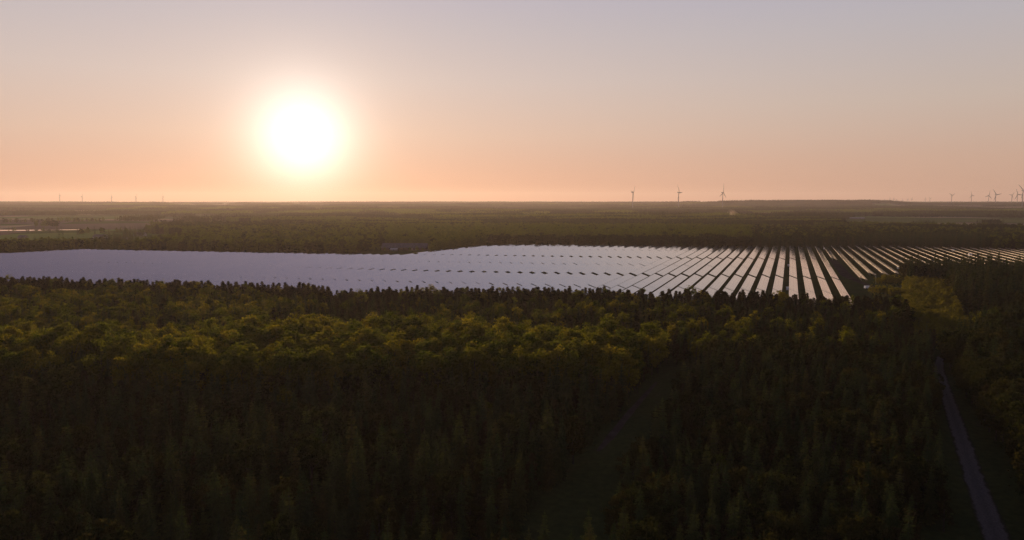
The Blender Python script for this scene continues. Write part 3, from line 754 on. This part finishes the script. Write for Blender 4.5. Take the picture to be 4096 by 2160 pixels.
# ------------------------------------------------------------------ buildings
def house(name, label, cat, loc, rot, L, Wd, eave, ridge, wallm, roofm, group=None, doors=1, wins=4, chimney=False):
    r = bpy.data.objects.new(name, None); COL.objects.link(r); r.location = loc; r.rotation_euler = (0,0,rot); meta(r, label, cat, group)
    m_ = MB(); l, w_ = L/2, Wd/2
    m_.add([(-l,-w_,-1),(l,-w_,-1),(l,w_,-1),(-l,w_,-1),(-l,-w_,eave),(l,-w_,eave),(l,w_,eave),(-l,w_,eave),(-l,0,ridge-.1),(l,0,ridge-.1)],
           [(0,1,5,4),(2,3,7,6),(1,2,6,9,5),(3,0,4,8,7)])
    obj('wall', m_.mesh('wall', wallm), r)
    m_ = MB(); o_ = .5; sl_ = (ridge-eave)/w_
    for s_ in (-1, 1):
        ye = s_*(w_+o_); ze = eave-o_*sl_
        V = [(-l-o_,ye,ze),(l+o_,ye,ze),(l+o_,0,ridge),(-l-o_,0,ridge)]
        m_.add(V+[(a,b_,c_+.2) for a,b_,c_ in V], [(0,1,2,3)[::s_],(4,5,6,7)[::-s_],(0,1,5,4),(1,2,6,5),(0,4,7,3)])
    rf = obj('roof', m_.mesh('roof', roofm), r)
    if chimney:
        m_ = MB(); m_.box(-.4,.4,-.4,.4,ridge-.8,ridge+1.1); obj('chimney', m_.mesh('chimney', M_BRICK), rf)
    for i in range(wins):
        a = -l+L*(i+.7)/(wins+.4); m_ = MB(); m_.box(a-.6,a+.6,-w_-.03,-w_-.003,eave*.4,eave*.78); obj('window', m_.mesh('window', M_GLASSD), r)
    for i in range(doors):
        a = l*.55-i*5; m_ = MB(); m_.box(a-1.3,a+1.3,-w_-.035,-w_-.004,0,min(3,eave*.85)); obj('door', m_.mesh('door', M_WOOD), r)
    return r
bz = BARN
house('barn', 'long low barn with grey roof behind the left end of the panels', 'barn', (BARN[0], BARN[1]+8, 0), R(-4), 56, 15, 3.2, 8.2, M_BRICK, M_ROOF, doors=2, wins=9)
X_, Y_ = gp(1576, 1004)
house('shed', 'small pale shed in front of the long grey barn', 'shed', (X_, Y_, 0), R(-4), 8, 4, 2.2, 3.1, M_WOOD, M_STEEL, doors=1, wins=1)
X_, Y_ = gp(1465, 985)
house('farmhouse', 'dim farmhouse roof among yellow-edged trees left of the barn', 'house', (X_, Y_+10, 0), R(3), 16, 8, 3.5, 7.5, M_BRICK, M_ROOF, chimney=True)
for px, py, L, lb, nm in ((403,954,22,'grey-roofed farm building among trees at left, the widest there','farm_building'),(500,958,7,'tiny pale outbuilding right of the wide farm building','outbuilding'),
                      (92,957,12,'low grey shed in the field at the far left','field_shed'),(560,944,20,'dim farm roof behind the tiny pale outbuilding','farm_building')):
    X_, Y_ = gp(px, py); house(nm, lb, 'building', (X_, Y_, float(terrain(X_, Y_))), R(-10), L, 9 if L > 10 else 5, 3.0, 6.5 if L > 10 else 4.2, M_PLASTER if L != 12 else M_WOOD, M_ROOF, 'farm buildings at left')
X_, Y_ = gp(3428, 870, 8); 
house('low_hall', 'low grey-roofed hall at the field edge beyond the panels at right', 'building', (X_, Y_, float(terrain(X_, Y_))), R(-8), 44, 20, 2.6, 4.6, M_BRICK, M_PLASTER)

# ------------------------------------------------------------------ wind turbines
BL = 57.
def blade_mesh():
    m_ = MB(); st = [(1.5,1.2,1.2),(4,1.4,1.1),(11,2.7,.7),(25,2.1,.5),(42,1.4,.35),(54,.8,.2),(57,.2,.08)]; V = []; Fc = []
    for r_, c_, th in st:
        V += [(-.3*c_*1.2, r_*0, 0)]*0
        for k in range(8):
            t = 6.283*k/8; V.append((c_*math.cos(t)+.3*c_, th*math.sin(t)-r_*r_*.0006, r_))
    for i in range(len(st)-1):
        for k in range(8): Fc.append((i*8+k, i*8+(k+1)%8, (i+1)*8+(k+1)%8, (i+1)*8+k))
    Fc.append(tuple(range(48,56))); m_.add(V, Fc); return m_.mesh('blade', M_TURB, True)
BLM = blade_mesh()
m_ = MB(); m_.box(-1.9,1.9,-9,2.0,-1.7,2.1); m_.box(-1.0,1.0,-8.4,-6.2,2.1,3.4); NACM = m_.mesh('nacelle', M_TURB)
m_ = MB(); m_.tube([(0,2.2,0),(0,3.0,0),(0,5.0,0),(0,6.2,0)], [1.3,1.9,1.7,.4], 12); HUBM = m_.mesh('hub', M_TURB, True)
WIND = R(82)
def turbine(px, py, D, blade_px, ang, label, group):
    """hub seen at photo pixel (px, py); D forward distance; blade_px its blade length in photo px"""
    X_, Y_, Z_ = ray(px, py, D); k = blade_px/4/F*D/BL; zb = float(terrain(X_, Y_))
    r = bpy.data.objects.new('wind_turbine', None); COL.objects.link(r); r.location = (X_, Y_, zb-1); r.rotation_euler = (0,0,-WIND); meta(r, label, 'wind turbine', group)
    h = Z_-zb+1
    m_ = MB(); m_.tube([(0,0,0),(0,0,h*.5),(0,0,h-1.5*k)], [2.7*max(k,1.05),2.2*max(k,1.05),1.6*max(k,1.0)], 14); obj('tower', m_.mesh('tower', M_TURB, True), r)
    n_o = obj('nacelle', NACM, r, (0,0,h)); n_o.scale = (k,k,k)
    h_o = obj('rotor_hub', HUBM, r, (0,0,h)); h_o.scale = (k,k,k)
    for j in range(3):
        b_o = obj('blade', BLM, h_o, (0, 4.0, 0)); b_o.rotation_euler = (0, R(ang+120*j), 0); b_o.scale = (1.5,1.5,1) if D > 5500 else (1.15,1.15,1)
    return r
gc = 'three wind turbines right of the sun'
turbine(2531.5, 770.5, 4300, 37, 42, 'nearest-to-the-sun turbine of the three dark ones above the panels', gc)
turbine(2715, 770, 4300, 37, -30, 'middle turbine of the three dark ones above the panels', gc)
turbine(2891.5, 770.5, 4300, 38, 5, 'turbine above the smoke wisp, rightmost of the three dark ones', gc)
gl = 'five small turbines on the left horizon'
for (px, py, an), w_ in zip(((238,782.5,20),(328,785.5,-25),(446,786.5,12),(543,787,-32),(651.5,787,15)), ('leftmost','second from left','middle','fourth from left','nearest to the sun')):
    turbine(px, py, 6800, 15, an, 'small hazy turbine, %s of the five left of the sun' % w_, gl)
grp = 'turbines on the right horizon'
for px, py, D, bl, an, lb in ((3807.3,782.1,7200,19,-58,'Y-shaped turbine alone at the left of the right-hand group'),(3886.5,781,7200,17,-18,'slim turbine second from left in the right-hand group'),
      (3955,782,7200,21,12,'turbine with one blade straight up, left of a close pair'),(3983.6,778.7,6500,28,-38,'taller turbine of the close pair on the right horizon'),
      (4048,780.5,7400,17,40,'small pale turbine between the pair and the tallest turbine'),(4070.4,777.5,6800,26,-25,'turbine just left of the tallest one at the right edge'),
      (4092.3,762.5,4750,36,-46,'tallest wind turbine cut off by the right edge')):
    turbine(px, py, D, bl, an, lb, grp)
gs = 'tiny turbines behind the right-hand plateau'
for i, (qx, qy) in enumerate(((165,430),(258,410),(325,410),(370,432),(475,435),(567,417),(638,410),(870,410),(950,405))):
    turbine(3500+qx*.2314, 700+qy*.2314, 9300, 9.5, random.uniform(-60,60), 'tiny hazy turbine, %s from the left beyond the end of the plateau' % ordinal(i+1), gs)
for i, qx in enumerate((555,600,660,740,820,885,940,1015,1085)):
    turbine(3072+qx*.3977, 801.0+random.uniform(-1,.6), 13800, 6, random.uniform(-60,60), 'minute turbine top, %s from the left above the wooded plateau' % ordinal(i+1), 'turbine tops above the plateau')
for i, qx in enumerate((10,175,345,580,700,815,930,1035,1340)):
    turbine(2048+qx*.3977, 803.0+random.uniform(-1,.6), 14200, 5, random.uniform(-60,60), 'minute turbine, %s from the left on the central horizon' % ordinal(i+1), 'minute turbines on the central horizon')
# lattice mast
X_, Y_, Z_ = ray(2228, 806, 6500); zb = float(terrain(X_, Y_))
ma = bpy.data.objects.new('radio_mast', None); COL.objects.link(ma); ma.location = (X_, Y_, zb); meta(ma, 'thin lone mast on the ridge left of the three turbines', 'mast')
m_ = MB(); hh = Z_-zb
for s_ in ((-1,-1),(1,-1),(0,1.2)): m_.tube([(s_[0]*1.6,s_[1]*1.6,-1),(s_[0]*.5,s_[1]*.5,hh)], [.45,.35], 6)
for j in range(9):
    z = hh*j/9; f_ = 1.6-1.1*j/9; m_.tube([(-f_,-f_,z),(f_,-f_,z+hh/9)], [.2,.2], 4); m_.tube([(f_,-f_,z),(0,1.2*f_,z+hh/9)], [.2,.2], 4)
obj('lattice', m_.mesh('mast_lattice', M_STEEL), ma)
m_ = MB(); m_.tube([(0,0,hh),(0,0,hh+8)], [.25,.15], 6); obj('antenna', m_.mesh('mast_antenna', M_STEEL), ma)

# ------------------------------------------------------------------ smoke wisp
m, b = new_mat('smoke'); M_SMOKE = m
tx = b.n('ShaderNodeTexNoise'); tx.inputs['Scale'].default_value = .09; tx.inputs['Detail'].default_value = 4; b.l(b.n('ShaderNodeTexCoord').outputs['Object'], tx.inputs['Vector'])
pv = b.n('ShaderNodeVolumePrincipled'); pv.inputs['Color'].default_value = (.9,.72,.52,1); pv.inputs['Anisotropy'].default_value = .2
b.l(b.m('MULTIPLY', b.m('MAXIMUM', b.m('SUBTRACT', tx.outputs[0], .44), 0), .16), pv.inputs['Density'])
o = b.n('ShaderNodeOutputMaterial'); b.l(pv.outputs[0], o.inputs['Volume'])
m_ = MB(); X_, Y_, Z_ = ray(2962, 866, 2300)
A_ = Vector((0,0,0)); B_ = Vector(ray(2918, 846, 2300))-Vector((X_,Y_,Z_))
m_.tube([A_, A_+(B_-A_)*.3, A_+(B_-A_)*.65+Vector((0,3,1)), B_, B_+Vector((-6,0,3))], [3,7,10,10,3], 12)
sm_ = obj('smoke', m_.mesh('smoke', M_SMOKE), None, (X_, Y_, Z_)); meta(sm_, 'thin backlit wisp of smoke rising from the woods', 'smoke', kind='stuff')

# ------------------------------------------------------------------ lit tall grass in the glade and meadow
m_ = []; gl_pts = []
for _ in range(60000):
    X_, Y_ = random.uniform(150, 340), random.uniform(290, 560); gl_pts.append((X_, Y_))
gl_pts = np.array(gl_pts); dd = seg_dist(gl_pts[:,0], gl_pts[:,1], GLADE)
mead = (gl_pts[:,0] > 222) & (gl_pts[:,1] > 415) & (gl_pts[:,1] < 540) & (nz(gl_pts[:,0], gl_pts[:,1], 14, 10) > -.25) & (seg_dist(gl_pts[:,0], gl_pts[:,1], SERV) > 7) & ~in_field(gl_pts[:,0], gl_pts[:,1], 3) & (np.hypot(gl_pts[:,0]-gp(3472,1155)[0], gl_pts[:,1]-gp(3472,1155)[1]) > 10)
kk = (dd < 13.5) | (mead & (rng.uniform(size=len(dd)) < .5))
G = gl_pts[kk]; P = np.column_stack([G, rng.uniform(.1, 1.0, len(G))])
V, Fc = quad_cloud(P, .36, .4); V[:,2] = np.abs(V[:,2])
gr = obj('tall_grass', mesh('tall_grass', V.tolist(), Fc.tolist(), M_GRASS)); meta(gr, 'yellow-green sunlit tall grass in the glade beyond the track', 'grass', kind='stuff')

sx_, sy_ = jgrid(160, 340, 300, 545, 3.0)
sd_ = seg_dist(sx_, sy_, GLADE)
sk = ((sd_ < 14) & (rng.uniform(size=len(sx_)) < .9)) | ((sx_ > 232) & (sy_ > 420) & (sd_ < 45) & (nz(sx_, sy_, 16, 10) > .35) & ~in_field(sx_, sy_, 8) & (seg_dist(sx_, sy_, SERV) > 9) & (np.hypot(sx_-gp(3472,1155)[0], sy_-gp(3472,1155)[1]) > 14))
stuff('shrub_thicket', [(a_, b_, -.6, random.uniform(.26,.56), random.uniform(0,6.28)) for a_, b_ in zip(sx_[sk], sy_[sk])], coll('shrub', [merged('shrub', p_, M_SHRUB) for p_ in PR['broadleaf']]), len(PR['broadleaf']),
      'low yellow-green thicket glowing in the sun beyond the track', 'shrubs')

# ------------------------------------------------------------------ haze
m, b = new_mat('haze'); pv = b.n('ShaderNodeVolumePrincipled')
pv.inputs['Color'].default_value = (.95,.84,.82,1); pv.inputs['Density'].default_value = 4.6e-5; pv.inputs['Anisotropy'].default_value = .46
o = b.n('ShaderNodeOutputMaterial'); b.l(pv.outputs[0], o.inputs['Volume'])
m_ = MB(); m_.box(-14600, 14600, -620, 15000, float(Z.min())-1.2, 235)
hz = obj('haze', m_.mesh('haze', m)); meta(hz, 'warm morning haze over the countryside', 'haze', kind='stuff')
